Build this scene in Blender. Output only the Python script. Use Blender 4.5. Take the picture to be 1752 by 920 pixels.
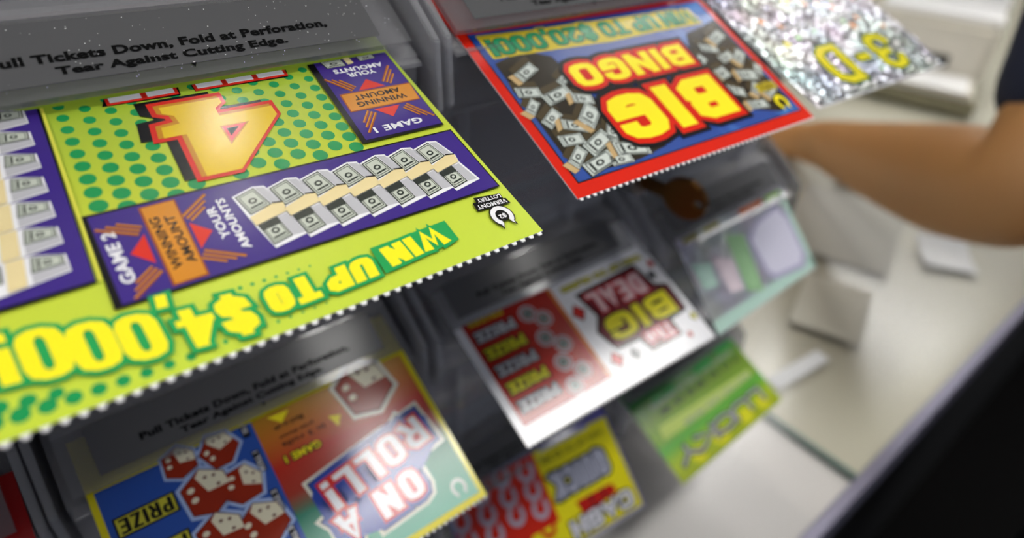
import bpy, bmesh, math, random
from mathutils import Vector, Matrix

# ------------------------------------------------------------------ reset
for o in list(bpy.data.objects):
    bpy.data.objects.remove(o, do_unlink=True)
scene = bpy.context.scene
C = scene.collection
R = math.radians

# ------------------------------------------------------------------ camera
cam_d = bpy.data.cameras.new('camera')
cam = bpy.data.objects.new('camera', cam_d)
C.objects.link(cam)
right = Vector((0.77198736, -0.63279141, 0.06008784))
down = Vector((-0.33006775, -0.47986245, -0.81288825))
fwd = Vector((0.5432226, 0.6077064, -0.57931178))
m = Matrix((right, -down, -fwd)).transposed().to_4x4()
m.translation = Vector((0.01631569, -0.14575193, 0.05011744))
cam.matrix_world = m
cam_d.sensor_width = 36.0
cam_d.lens = 1092.332 * 36.0 / 1752.0
cam_d.clip_start = 0.005
cam_d.dof.use_dof = True
cam_d.dof.focus_distance = 0.136
cam_d.dof.aperture_fstop = 7.2
scene.camera = cam

# ------------------------------------------------------------------ world, exposure
w = bpy.data.worlds.new('shop_ambience')
scene.world = w
w.use_nodes = True
w.node_tree.nodes['Background'].inputs[0].default_value = (0.80, 0.86, 1.0, 1)
w.node_tree.nodes['Background'].inputs[1].default_value = 0.42
scene.view_settings.view_transform = 'Standard'
scene.view_settings.look = 'None'
scene.view_settings.exposure = 0.0
scene.view_settings.gamma = 1.0
scene.view_settings.use_curve_mapping = False

Z_COUNTER = -0.300
Z_FLOOR = -1.25
Z_CEIL = 1.42

# ------------------------------------------------------------------ materials
def lin(c):
    return tuple(((v / 255.0) / 12.92 if v <= 10 else ((v / 255.0 + 0.055) / 1.055) ** 2.4) for v in c) + (1.0,)

MATS = {}
def principled(name, col, rough=0.5, metal=0.0, spec=0.5, coat=0.0):
    if name in MATS: return MATS[name]
    mt = bpy.data.materials.new(name); mt.use_nodes = True
    b = mt.node_tree.nodes['Principled BSDF']
    b.inputs['Base Color'].default_value = lin(col)
    b.inputs['Roughness'].default_value = rough
    b.inputs['Metallic'].default_value = metal
    b.inputs['Specular IOR Level'].default_value = spec
    b.inputs['Coat Weight'].default_value = coat
    MATS[name] = mt
    return mt

def add_bump(mt, scale, strength, dist=0.001):
    nt = mt.node_tree; b = nt.nodes['Principled BSDF']
    tc = nt.nodes.new('ShaderNodeTexCoord'); n = nt.nodes.new('ShaderNodeTexNoise'); bp = nt.nodes.new('ShaderNodeBump')
    n.inputs['Scale'].default_value = scale; n.inputs['Detail'].default_value = 2
    bp.inputs['Strength'].default_value = strength; bp.inputs['Distance'].default_value = dist
    nt.links.new(tc.outputs['Object'], n.inputs['Vector']); nt.links.new(n.outputs['Fac'], bp.inputs['Height'])
    nt.links.new(bp.outputs['Normal'], b.inputs['Normal'])
    return mt

def ink(col):
    """glossy printing ink on coated card, one flat colour"""
    name = 'ink_%02x%02x%02x' % tuple(col)
    if name in MATS: return MATS[name]
    mt = principled(name, col, rough=0.155, spec=0.5)
    add_bump(mt, 2600, 0.12, 0.00006)
    return mt

def ramp_mat(name, stops, axis, a, b, rough=0.24, noise=0.0):
    """ink that changes colour along one object axis (printed gradient)"""
    mt = bpy.data.materials.new(name); mt.use_nodes = True
    nt = mt.node_tree; bs = nt.nodes['Principled BSDF']; bs.inputs['Roughness'].default_value = rough
    tc = nt.nodes.new('ShaderNodeTexCoord'); sp = nt.nodes.new('ShaderNodeSeparateXYZ')
    mr = nt.nodes.new('ShaderNodeMapRange'); cr = nt.nodes.new('ShaderNodeValToRGB')
    mr.inputs['From Min'].default_value = a; mr.inputs['From Max'].default_value = b
    nt.links.new(tc.outputs['Object'], sp.inputs[0])
    if noise:
        nz = nt.nodes.new('ShaderNodeTexNoise'); nz.inputs['Scale'].default_value = 60; ad = nt.nodes.new('ShaderNodeMath'); ad.operation = 'MULTIPLY_ADD'
        nt.links.new(tc.outputs['Object'], nz.inputs['Vector']); ad.inputs[1].default_value = noise
        nt.links.new(nz.outputs['Fac'], ad.inputs[0]); nt.links.new(sp.outputs[axis], ad.inputs[2]); nt.links.new(ad.outputs[0], mr.inputs['Value'])
    else:
        nt.links.new(sp.outputs[axis], mr.inputs['Value'])
    nt.links.new(mr.outputs[0], cr.inputs['Fac'])
    el = cr.color_ramp.elements
    while len(el) < len(stops): el.new(0.5)
    for e, (p, c) in zip(el, stops): e.position = p; e.color = lin(c)
    nt.links.new(cr.outputs['Color'], bs.inputs['Base Color'])
    return mt

def acrylic(name, tint=0.88, haze=0.06, hazecol=0.35, rough=0.04, ior=1.49):
    """clear plastic sheet: straight-through light plus a Fresnel reflection and a little haze"""
    mt = bpy.data.materials.new(name); mt.use_nodes = True
    nt = mt.node_tree; nt.nodes.remove(nt.nodes['Principled BSDF']); out = nt.nodes['Material Output']
    tr = nt.nodes.new('ShaderNodeBsdfTransparent'); tr.inputs[0].default_value = (tint, tint, tint * 1.01, 1)
    df = nt.nodes.new('ShaderNodeBsdfDiffuse'); df.inputs[0].default_value = (hazecol, hazecol, hazecol * 1.05, 1)
    gl = nt.nodes.new('ShaderNodeBsdfGlossy'); gl.inputs['Roughness'].default_value = rough
    fr = nt.nodes.new('ShaderNodeFresnel'); fr.inputs[0].default_value = ior
    m1 = nt.nodes.new('ShaderNodeMixShader'); m1.inputs[0].default_value = haze
    m2 = nt.nodes.new('ShaderNodeMixShader')
    nt.links.new(tr.outputs[0], m1.inputs[1]); nt.links.new(df.outputs[0], m1.inputs[2])
    ge = nt.nodes.new('ShaderNodeNewGeometry'); inv = nt.nodes.new('ShaderNodeMath'); inv.operation = 'SUBTRACT'; inv.inputs[0].default_value = 1.0
    mu = nt.nodes.new('ShaderNodeMath'); mu.operation = 'MULTIPLY'
    nt.links.new(ge.outputs['Backfacing'], inv.inputs[1]); nt.links.new(fr.outputs[0], mu.inputs[0]); nt.links.new(inv.outputs[0], mu.inputs[1])
    nt.links.new(mu.outputs[0], m2.inputs[0]); nt.links.new(m1.outputs[0], m2.inputs[1]); nt.links.new(gl.outputs[0], m2.inputs[2])
    nt.links.new(m2.outputs[0], out.inputs[0])
    return mt

def holo(name, base, cell, spread, rough):
    """holographic foil: metallic, every little facet tilted and tinted its own way"""
    mt = bpy.data.materials.new(name); mt.use_nodes = True
    nt = mt.node_tree; b = nt.nodes['Principled BSDF']
    b.inputs['Metallic'].default_value = 0.75; b.inputs['Roughness'].default_value = rough
    tc = nt.nodes.new('ShaderNodeTexCoord'); vo = nt.nodes.new('ShaderNodeTexVoronoi'); vo.inputs['Scale'].default_value = cell
    nt.links.new(tc.outputs['Object'], vo.inputs['Vector'])
    sub = nt.nodes.new('ShaderNodeVectorMath'); sub.operation = 'SUBTRACT'; sub.inputs[1].default_value = (.5, .5, .5)
    sc = nt.nodes.new('ShaderNodeVectorMath'); sc.operation = 'SCALE'; sc.inputs['Scale'].default_value = spread
    ge = nt.nodes.new('ShaderNodeNewGeometry'); ad = nt.nodes.new('ShaderNodeVectorMath'); ad.operation = 'ADD'
    no = nt.nodes.new('ShaderNodeVectorMath'); no.operation = 'NORMALIZE'
    nt.links.new(vo.outputs['Color'], sub.inputs[0]); nt.links.new(sub.outputs[0], sc.inputs[0])
    nt.links.new(sc.outputs[0], ad.inputs[0]); nt.links.new(ge.outputs['Normal'], ad.inputs[1]); nt.links.new(ad.outputs[0], no.inputs[0])
    nt.links.new(no.outputs[0], b.inputs['Normal'])
    n2 = nt.nodes.new('ShaderNodeTexNoise'); n2.inputs['Scale'].default_value = 45; n2.inputs['Detail'].default_value = 1
    nt.links.new(tc.outputs['Object'], n2.inputs['Vector'])
    mx = nt.nodes.new('ShaderNodeMixRGB'); mx.inputs[0].default_value = 0.28; mx.inputs[1].default_value = lin(base)
    nt.links.new(n2.outputs['Color'], mx.inputs[2])
    nt.links.new(mx.outputs[0], b.inputs['Base Color'])
    return mt

WHITE = (236, 236, 240); BLACK = (14, 13, 16)
M_CARD = principled('card_edge_white', (232, 232, 234), rough=0.55)
M_ACR = acrylic('clear_acrylic', 0.90, 0.32, 0.50)
M_ACRW = acrylic('clear_acrylic_wall', 0.90, 0.36, 0.50, 0.08)
M_FLAP = acrylic('scuffed_clear_acrylic', 0.84, 0.24, 0.32, 0.12)
M_LABEL = acrylic('grey_translucent_film', 0.30, 0.82, 0.125, 0.24, 1.36)
M_SMOKE = principled('smoky_grey_plastic', (110, 110, 118), rough=0.35)
M_LTEXT = principled('black_print', (6, 6, 7), rough=0.8, spec=.1)
M_STEEL = principled('brushed_steel', (190, 190, 195), rough=0.3, metal=1.0)

# ------------------------------------------------------------------ mesh helpers
def tag(o, label=None, cat=None, group=None, kind=None):
    if label: o['label'] = label
    if cat: o['category'] = cat
    if group: o['group'] = group
    if kind: o['kind'] = kind
    return o

def empty(name, loc=(0, 0, 0), rz=0.0):
    o = bpy.data.objects.new(name, None); C.objects.link(o); o.location = loc; o.rotation_euler = (0, 0, rz)
    o.empty_display_size = 0.02
    return o

def link(name, me, parent=None):
    o = bpy.data.objects.new(name, me); C.objects.link(o)
    if parent: o.parent = parent
    return o

def mesh_obj(name, verts, faces, mat, parent=None, smooth=False):
    me = bpy.data.meshes.new(name); me.from_pydata([tuple(v) for v in verts], [], faces); me.update()
    me.materials.append(mat)
    if smooth:
        for p in me.polygons: p.use_smooth = True
    return link(name, me, parent)

def bm_obj(name, bm, mat, parent=None, bevel=0.0, smooth=False):
    if bevel:
        bmesh.ops.bevel(bm, geom=bm.edges[:], offset=bevel, segments=2, affect='EDGES', clamp_overlap=True)
    bmesh.ops.recalc_face_normals(bm, faces=bm.faces[:])
    me = bpy.data.meshes.new(name); bm.to_mesh(me); bm.free(); me.materials.append(mat)
    if smooth:
        for p in me.polygons: p.use_smooth = True
    return link(name, me, parent)

def bm_box(bm, x0, x1, y0, y1, z0, z1):
    v = [bm.verts.new((x, y, z)) for x in (x0, x1) for y in (y0, y1) for z in (z0, z1)]
    for f in ((0, 1, 3, 2), (4, 6, 7, 5), (0, 4, 5, 1), (2, 3, 7, 6), (0, 2, 6, 4), (1, 5, 7, 3)):
        bm.faces.new([v[i] for i in f])

def box(name, x0, x1, y0, y1, z0, z1, mat, parent=None, bevel=0.0):
    bm = bmesh.new(); bm_box(bm, x0, x1, y0, y1, z0, z1)
    return bm_obj(name, bm, mat, parent, bevel)

def prism_x(name, prof, x0, x1, mat, parent=None, bevel=0.0):
    """closed (y, z) outline swept along x"""
    bm = bmesh.new()
    a = [bm.verts.new((x0, y, z)) for y, z in prof]; b = [bm.verts.new((x1, y, z)) for y, z in prof]
    bm.faces.new(a); bm.faces.new(b[::-1])
    n = len(prof)
    for i in range(n): bm.faces.new((a[i], b[i], b[(i + 1) % n], a[(i + 1) % n]))
    return bm_obj(name, bm, mat, parent, bevel)

def slab(name, p, q, th, x0, x1, mat, parent=None, bevel=0.0):
    """flat sheet between two (y, z) points, thickness th below it"""
    d = Vector((q[0] - p[0], q[1] - p[1])).normalized(); n = Vector((d.y, -d.x)) * th
    prof = [p, q, (q[0] + n.x, q[1] + n.y), (p[0] + n.x, p[1] + n.y)]
    return prism_x(name, prof, x0, x1, mat, parent, bevel)

def tube_mesh(bm, pts, rad, n=12):
    """round tube through points; rad a number or one per point"""
    rs = rad if isinstance(rad, (list, tuple)) else [rad] * len(pts)
    pts = [Vector(p) for p in pts]; rings = []
    up = Vector((0, 0, 1))
    for i, p in enumerate(pts):
        d = (pts[min(i + 1, len(pts) - 1)] - pts[max(i - 1, 0)]).normalized()
        u = d.cross(up)
        if u.length < 1e-4: u = d.cross(Vector((0, 1, 0)))
        u.normalize(); v = d.cross(u)
        rings.append([bm.verts.new(p + (u * math.cos(2 * math.pi * k / n) + v * math.sin(2 * math.pi * k / n)) * rs[i]) for k in range(n)])
    for a, b in zip(rings, rings[1:]):
        for k in range(n): bm.faces.new((a[k], a[(k + 1) % n], b[(k + 1) % n], b[k]))
    bm.faces.new(rings[0][::-1]); bm.faces.new(rings[-1])

# ------------------------------------------------------------------ flat lettering (outline glyphs -> triangles)
GLYPH = {}
def glyphs(text, off):
    key = (text, off)
    if key not in GLYPH:
        cu = bpy.data.curves.new('t', 'FONT'); cu.body = text; cu.size = 1.0; cu.offset = off; cu.resolution_u = 3
        cu.space_character = 1.0 + max(0.0, off) * 1.2 if len(text) > 1 else 1.0
        o = bpy.data.objects.new('t', cu); C.objects.link(o)
        bpy.context.view_layer.update()
        me = bpy.data.meshes.new_from_object(o.evaluated_get(bpy.context.evaluated_depsgraph_get()))
        vs = [(v.co.x, v.co.y) for v in me.vertices]; fs = [tuple(p.vertices) for p in me.polygons]
        bpy.data.objects.remove(o); bpy.data.curves.remove(cu); bpy.data.meshes.remove(me)
        GLYPH[key] = (vs, fs)
    return GLYPH[key]

class Art:
    """collects flat polygons (mm, in the ticket's own upright frame) that become one mesh with several inks"""
    def __init__(s): s.v = []; s.f = []; s.m = []; s.mats = []
    def mi(s, mat):
        if mat not in s.mats: s.mats.append(mat)
        return s.mats.index(mat)
    def poly(s, pts, mat, layer):
        b = len(s.v); s.v += [(x, y, layer) for x, y in pts]; s.f.append(tuple(range(b, b + len(pts)))); s.m.append(s.mi(mat)); return s
    def rect(s, x0, y0, x1, y1, mat, layer): return s.poly([(x0, y0), (x1, y0), (x1, y1), (x0, y1)], mat, layer)
    def ell(s, cx, cy, rx, ry, mat, layer, n=14, rot=0.0):
        c, d = math.cos(rot), math.sin(rot)
        return s.poly([(cx + rx * math.cos(6.2832 * k / n) * c - ry * math.sin(6.2832 * k / n) * d,
                        cy + rx * math.cos(6.2832 * k / n) * d + ry * math.sin(6.2832 * k / n) * c) for k in range(n)], mat, layer)
    def bar(s, x0, y0, x1, y1, wd, mat, layer):
        d = Vector((x1 - x0, y1 - y0)).normalized(); n = Vector((-d.y, d.x)) * wd / 2
        return s.poly([(x0 + n.x, y0 + n.y), (x0 - n.x, y0 - n.y), (x1 - n.x, y1 - n.y), (x1 + n.x, y1 + n.y)], mat, layer)
    def ring(s, pts, wd, mat, layer):
        for i in range(len(pts)): s.bar(*pts[i], *pts[(i + 1) % len(pts)], wd, mat, layer)
        return s
    def text(s, txt, cx, cy, length, height, layers, layer, rot=0.0, bold=0.02, shear=0.0, fit=None):
        """layers: [(extra outline in mm, ink), ...] widest first; box centre, length and height in mm"""
        v0, _ = glyphs(txt, bold)
        xs = [p[0] for p in v0]; ys = [p[1] for p in v0]
        x0, x1, y0, y1 = min(xs), max(xs), min(ys), max(ys)
        sx = length / (x1 - x0); sy = height / (y1 - y0); k = (sx * sy) ** 0.5
        cr, sr = math.cos(R(rot)), math.sin(R(rot))
        mx, my = (x0 + x1) / 2, (y0 + y1) / 2
        base = glyphs(txt, bold)[0]
        for i, (ext, mat) in enumerate(layers):
            off = round(bold + ext / k, 4)
            if ext == 0: vs, fs = glyphs(txt, bold); shift = 0
            else:
                # outline: same letter positions, wider strokes
                key = (txt, off, bold)
                if key not in GLYPH:
                    cu = bpy.data.curves.new('t', 'FONT'); cu.body = txt; cu.size = 1.0; cu.offset = off; cu.resolution_u = 3
                    cu.space_character = 1.0 + max(0.0, bold) * 1.2 if len(txt) > 1 else 1.0
                    o = bpy.data.objects.new('t', cu); C.objects.link(o); bpy.context.view_layer.update()
                    me = bpy.data.meshes.new_from_object(o.evaluated_get(bpy.context.evaluated_depsgraph_get()))
                    GLYPH[key] = ([(v.co.x, v.co.y) for v in me.vertices], [tuple(p.vertices) for p in me.polygons])
                    bpy.data.objects.remove(o); bpy.data.curves.remove(cu); bpy.data.meshes.remove(me)
                vs, fs = GLYPH[key]
            b = len(s.v); idx = s.mi(mat)
            for x, y in vs:
                a = (x - mx) * sx; h = (y - my) * sy; a += h * shear
                s.v.append((cx + a * cr - h * sr, cy + a * sr + h * cr, layer + i))
            for f in fs: s.f.append(tuple(b + q for q in f)); s.m.append(idx)
        return s

_O = [(0, .2), (0, .8), (.12, .95), (.35, 1), (.65, 1), (.88, .95), (1, .8), (1, .2), (.88, .05), (.65, 0), (.35, 0), (.12, .05)]
_S = [(1, .74), (.94, .92), (.7, 1), (.3, 1), (.05, .92), (0, .74), (.1, .59), (.9, .41), (1, .26), (.94, .08), (.7, 0), (.3, 0), (.05, .08), (0, .26)]
STROKES = {  # centre lines in a unit box; True = closed loop; last number = relative width
 'O': ([(_O, 1)], 1), '0': ([(_O, 1)], 1), 'G': ([([(1, .80), (1, .84), (.88, .95), (.65, 1), (.35, 1), (.12, .95), (0, .8), (0, .2), (.12, .05), (.35, 0), (.65, 0), (.88, .05), (1, .2), (1, .37), (.58, .37)], 0)], 1),
 'B': ([([(0, 0), (0, 1), (.72, 1), (.95, .9), (.95, .65), (.76, .53), (1, .4), (1, .12), (.76, 0)], 1), ([(0, .53), (.76, .53)], 0)], 1),
 'I': ([([(.5, 0), (.5, 1)], 0)], .02), '!': ([([(.5, .36), (.5, 1)], 0), ([(.5, 0), (.5, .02)], 0)], .02), ',': ([([(.5, 0), (.55, .6)], 0)], .02), '-': ([([(0, .5), (1, .5)], 0)], .7),
 'N': ([([(0, 0), (0, 1), (1, 0), (1, 1)], 0)], 1.05), 'W': ([([(0, 1), (.22, 0), (.5, .85), (.78, 0), (1, 1)], 0)], 1.55),
 'U': ([([(0, 1), (0, .2), (.12, .05), (.35, 0), (.65, 0), (.88, .05), (1, .2), (1, 1)], 0)], 1), 'P': ([([(0, 0), (0, 1), (.75, 1), (1, .88), (1, .6), (.75, .46), (0, .46)], 0)], .95),
 'T': ([([(0, 1), (1, 1)], 0), ([(.5, 1), (.5, 0)], 0)], .95), '$': ([(_S, 0), ([(.5, -.12), (.5, 1.12)], 0)], 1), 'S': ([(_S, 0)], 1),
 '4': ([([(.7, 0), (.7, 1), (0, .3), (1, .3)], 0)], 1.05), '2': ([([(0, .74), (.05, .92), (.3, 1), (.7, 1), (.95, .92), (1, .75), (.9, .55), (0, 0), (1, 0)], 0)], 1),
 'D': ([([(0, 0), (0, 1), (.6, 1), (.92, .85), (1, .6), (1, .4), (.92, .15), (.6, 0)], 1)], 1), 'E': ([([(1, 1), (0, 1), (0, 0), (1, 0)], 0), ([(0, .5), (.85, .5)], 0)], .8),
 'A': ([([(0, 0), (.5, 1), (1, 0)], 0), ([(.2, .3), (.8, .3)], 0)], 1.1), 'L': ([([(0, 1), (0, 0), (1, 0)], 0)], .75), 'R': ([([(0, 0), (0, 1), (.75, 1), (1, .88), (1, .62), (.75, .47), (0, .47)], 0), ([(.55, .47), (1, 0)], 0)], 1),
 'Z': ([([(0, 1), (1, 1), (0, 0), (1, 0)], 0)], .9), 'Q': ([(_O, 1), ([(.6, .3), (1, -.05)], 0)], 1), 'K': ([([(0, 0), (0, 1)], 0), ([(1, 1), (.1, .48), (1, 0)], 0)], 1),
 'C': ([([(1, .78), (1, .84), (.88, .95), (.65, 1), (.35, 1), (.12, .95), (0, .8), (0, .2), (.12, .05), (.35, 0), (.65, 0), (.88, .05), (1, .16), (1, .22)], 0)], 1),
 'H': ([([(0, 0), (0, 1)], 0), ([(1, 0), (1, 1)], 0), ([(0, .5), (1, .5)], 0)], 1), 'h': ([([(0, 0), (0, 1)], 0), ([(0, .55), (.5, .66), (1, .5), (1, 0)], 0)], .8),
 'e': ([([(0, .34), (1, .34), (.9, .6), (.5, .68), (.1, .6), (0, .34), (.1, .08), (.5, 0), (.95, .08)], 0)], .8), '3': ([([(0, .8), (.1, .95), (.35, 1), (.7, 1), (1, .86), (1, .64), (.75, .52), (.4, .52)], 0), ([(.75, .52), (1, .4), (1, .14), (.7, 0), (.35, 0), (.1, .05), (0, .2)], 0)], 1),
 'Y': ([([(0, 1), (.5, .5), (1, 1)], 0), ([(.5, .5), (.5, 0)], 0)], 1)}
def thick_line(a, pts, closed, tv, th, mat, layer):
    """polyline with stroke tv on uprights and th on level strokes; hard corners against an upright or level stroke are butted"""
    k = tv / th
    P = [Vector((p[0], p[1] * k)) for p in pts]; n = len(P)
    def dirn(i, j): return (P[j % n] - P[i % n]).normalized()
    axis = lambda d: min(abs(d.x), abs(d.y)) < .05
    runs = []; cur = [0]
    if closed: runs = [(list(range(n)), True)]
    else:
        for i in range(1, n):
            cur.append(i)
            if i < n - 1 and dirn(i - 1, i).dot(dirn(i, i + 1)) < -.15 and (axis(dirn(i - 1, i)) or axis(dirn(i, i + 1))):
                runs.append((cur, False)); cur = [i]
        runs.append((cur, False))
    q = 0
    for idx, cl in runs:
        m_ = len(idx); Lf = []; Rt = []
        for a_, i in enumerate(idx):
            p = P[i].copy()
            d1 = dirn(idx[a_ - 1], i) if (cl or a_ > 0) else dirn(i, idx[a_ + 1])
            d2 = dirn(i, idx[(a_ + 1) % m_]) if (cl or a_ < m_ - 1) else d1
            n1 = Vector((-d1.y, d1.x)); b = n1 + Vector((-d2.y, d2.x)); b = b.normalized() if b.length > .05 else n1
            w_ = min(1.0 / max(.2, b.dot(n1)), 1.42) * tv / 2
            real = i in (0, n - 1)
            if not cl and a_ == 0 and (real or axis(d1)): p -= d1 * tv / 2
            if not cl and a_ == m_ - 1 and (real or axis(d1)): p += d1 * tv / 2
            Lf.append(p + b * w_); Rt.append(p - b * w_)
        for a_ in range(m_ if cl else m_ - 1):
            j = (a_ + 1) % m_
            a.poly([(v.x, v.y / k) for v in (Rt[a_], Rt[j], Lf[j], Lf[a_])], mat, layer + .03 * (q % 14)); q += 1
def display(a, txt, cx, cy, length, height, th, layers, layer, rot=0.0, shear=0.0, gap=.22, flat=.68):
    """heavy poster lettering built from thick strokes; th = upright stroke in mm, flat = level stroke / upright stroke; outlines are the same strokes made wider"""
    gw = [(STROKES[c][1] if c != ' ' else .55) for c in txt]
    gaps = gap * th; hs = th * flat
    free = length - sum(th for c in txt if c != ' ') - gaps * (len(txt) - 1)
    unit = max(.05, free / max(.02, sum(gw)))
    cr, sr = math.cos(R(rot)), math.sin(R(rot))
    x = -length / 2
    for ci, (c, g) in enumerate(zip(txt, gw)):
        if c == ' ': x += g * unit + gaps; continue
        w_ = g * unit; h_ = height - hs; lo = -h_ / 2
        if c == ',': h_ = h_ * .35; lo = -(height - hs) / 2 - h_ * .5
        for si, (pts, closed) in enumerate(STROKES[c][0]):
            for i, (ex, mat) in enumerate(layers):
                b0 = len(a.v)
                thick_line(a, [(x + th / 2 + px * w_, lo + py * h_) for px, py in pts], closed, th + 2 * ex, hs + 2 * ex, mat, layer + i + .4 * (si % 2) + .2 * (ci % 2))
                for vi in range(b0, len(a.v)):
                    u, v, l = a.v[vi]; u += v * shear; a.v[vi] = (cx + u * cr - v * sr, cy + u * sr + v * cr, l)
        x += w_ + th + gaps
    return a

LIFT = 0.00003
class Ticket:
    def __init__(s, name, o, es, et, wd, L, label, pack):
        s.o = Vector(o); s.es = Vector(es).normalized(); s.et = Vector(et); s.et = (s.et - s.es * s.et.dot(s.es)).normalized()
        s.n = s.es.cross(s.et); s.w = wd * 1000; s.L = L * 1000
        s.root = empty(name, s.o)
        tag(s.root, label, 'ticket', 'scratch tickets hanging out of the dispenser')
        # object space: X = reading direction, Y = towards the torn edge, Z = off the printed face
        s.root.matrix_world = Matrix((s.es, s.et, s.n)).transposed().to_4x4()
        s.root.matrix_world.translation = s.o
        mw = Matrix((s.es, s.et, s.n)).transposed().to_4x4(); mw.translation = s.o
        s.root.matrix_world = mw
        # direction of the strip under the flap, in the ticket's frame
        back = Vector((0, math.cos(R(24)), math.sin(R(24))))
        s.back = Vector((back.dot(s.es), back.dot(s.et), back.dot(s.n)))
    def put(s, name, art, parent=None):
        me = bpy.data.meshes.new(name)
        me.from_pydata([(x / 1000, y / 1000, LIFT * (l + 1)) for x, y, l in art.v], [], art.f)
        for mt in art.mats: me.materials.append(mt)
        for p, i in zip(me.polygons, art.m): p.material_index = i
        bm = bmesh.new(); bm.from_mesh(me)
        bmesh.ops.triangulate(bm, faces=[f for f in bm.faces if len(f.verts) > 4])
        for f in bm.faces:
            f.normal_update()
            if f.normal.z < 0: f.normal_flip()
        bm.to_mesh(me); bm.free(); me.update()
        return link(name, me, parent or s.root)
    def paper(s, mat, edge_col=None, teeth=2.2, under=17.0):
        """card with a perforated front edge, running back under the flap"""
        W, L = s.w, s.L
        n = int(W / teeth); p = W / n; th = 0.00028
        bm = bmesh.new(); bm_box(bm, 0, W / 1000, 0, L / 1000, -th, 0)
        for k in range(n):
            x = k * p
            q = [((x + .22 * p) / 1000, (L - .02) / 1000), ((x + .78 * p) / 1000, (L - .02) / 1000), ((x + .66 * p) / 1000, (L + .72) / 1000), ((x + .34 * p) / 1000, (L + .72) / 1000)]
            t_ = [bm.verts.new((a_, b_, 0)) for a_, b_ in q]; u_ = [bm.verts.new((a_, b_, -th)) for a_, b_ in q]
            bm.faces.new(t_); bm.faces.new(u_[::-1])
            for e in range(4): bm.faces.new((t_[e], u_[e], u_[(e + 1) % 4], t_[(e + 1) % 4]))
        bm_obj('card', bm, M_CARD, s.root)
        # printed ground colour
        s.put('printed_ground', Art().rect(0.0, 0, W, L, mat, 0))
        # the strip behind, under the clear flap
        b = s.back * (under / 1000); up = Vector((0, 0, LIFT))
        q = [Vector((0, 0, 0)), Vector((W / 1000, 0, 0))]
        d = Vector((0, 0, -th))
        v = [q[0] + up, q[1] + up, q[1] + b + up, q[0] + b + up]; v += [a + d for a in v]
        mesh_obj('strip_under_flap', v, [(0, 1, 2, 3), (7, 6, 5, 4), (0, 4, 5, 1), (1, 5, 6, 2), (2, 6, 7, 3), (3, 7, 4, 0)], edge_col or mat, s.root)

# ================================================================== STRUCTURE
M_FLOOR = principled('dark_shop_floor', (9, 8, 8), rough=0.9, spec=.15)
add_bump(M_FLOOR, 40, 0.2, 0.002)
M_CEIL = principled('ceiling_tile_white', (205, 203, 198), rough=0.9)
tag(box('floor', -3, 5.2, -3, 4, Z_FLOOR - .05, Z_FLOOR, M_FLOOR), kind='structure')
tag(box('ceiling', -3, 5.2, -3, 4, Z_CEIL, Z_CEIL + .05, M_CEIL), kind='structure')
M_WALL = principled('dark_maroon_wall', (58, 34, 36), rough=0.85)
add_bump(M_WALL, 90, 0.15, 0.001)
tag(box('wall_back', -3, 5, 2.4, 2.5, Z_FLOOR, Z_CEIL, M_WALL), kind='structure')
tag(box('wall_right', 5.0, 5.1, -3, 2.4, Z_FLOOR, Z_CEIL, M_WALL), kind='structure')

def emitter(name, col, strength):
    mt = bpy.data.materials.new(name); mt.use_nodes = True
    nt = mt.node_tree; nt.nodes.remove(nt.nodes['Principled BSDF'])
    e = nt.nodes.new('ShaderNodeEmission'); e.inputs[0].default_value = col + (1,); e.inputs[1].default_value = strength
    nt.links.new(e.outputs[0], nt.nodes['Material Output'].inputs[0]); return mt
M_TUBE = emitter('lit_tube', (1.0, 0.98, 0.94), 20.5)
M_BULB = emitter('lit_bulb', (1.0, 0.95, 0.85), 175.0)
M_LAMPW = principled('lamp_white_enamel', (225, 225, 222), rough=0.4)
def fluorescent(x, y, lx, ly, label):
    r = tag(empty('ceiling_light', (x, y, Z_CEIL)), label, 'light', 'ceiling lights')
    bm = bmesh.new()
    bm_box(bm, -lx / 2 - .03, lx / 2 + .03, -ly / 2 - .03, ly / 2 + .03, -.02, 0)
    bm_box(bm, -lx / 2 - .03, lx / 2 + .03, -ly / 2 - .03, -ly / 2, -.07, -.02); bm_box(bm, -lx / 2 - .03, lx / 2 + .03, ly / 2, ly / 2 + .03, -.07, -.02)
    bm_obj('housing', bm, M_LAMPW, r)
    for k in (-1, 1):
        bm = bmesh.new(); tube_mesh(bm, [(-lx / 2, k * ly / 4, -.05), (lx / 2, k * ly / 4, -.05)], .02, 10)
        bm_obj('tube', bm, M_TUBE, r)
    box('diffuser', -lx / 2, lx / 2, -ly / 2, ly / 2, -.062, -.058, M_TUBE, r)
fluorescent(0.95, -0.50, 1.25, 0.26, 'long white fluorescent ceiling light over the counter front edge')
fluorescent(2.10, 0.62, 1.3, 0.20, 'long white fluorescent ceiling light over the far side of the counter')
fluorescent(-1.2, 0.4, 0.26, 1.2, 'fluorescent ceiling light behind and beside the dispenser, running across')
fluorescent(3.1, 0.3, 0.3, 1.25, 'fluorescent ceiling light beyond the cream terminal')
r = tag(empty('ceiling_light', (0.44, 0.80, Z_CEIL)), 'small round ceiling downlight with a single bulb', 'light', 'ceiling lights')
bm = bmesh.new(); tube_mesh(bm, [(0, 0, 0), (0, 0, -.05)], .075, 20); bm_obj('housing', bm, M_LAMPW, r)
bm = bmesh.new(); bmesh.ops.create_uvsphere(bm, u_segments=16, v_segments=10, radius=.05); bmesh.ops.translate(bm, verts=bm.verts, vec=(0, 0, -.085)); bm_obj('bulb', bm, M_BULB, r, smooth=True)

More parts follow.
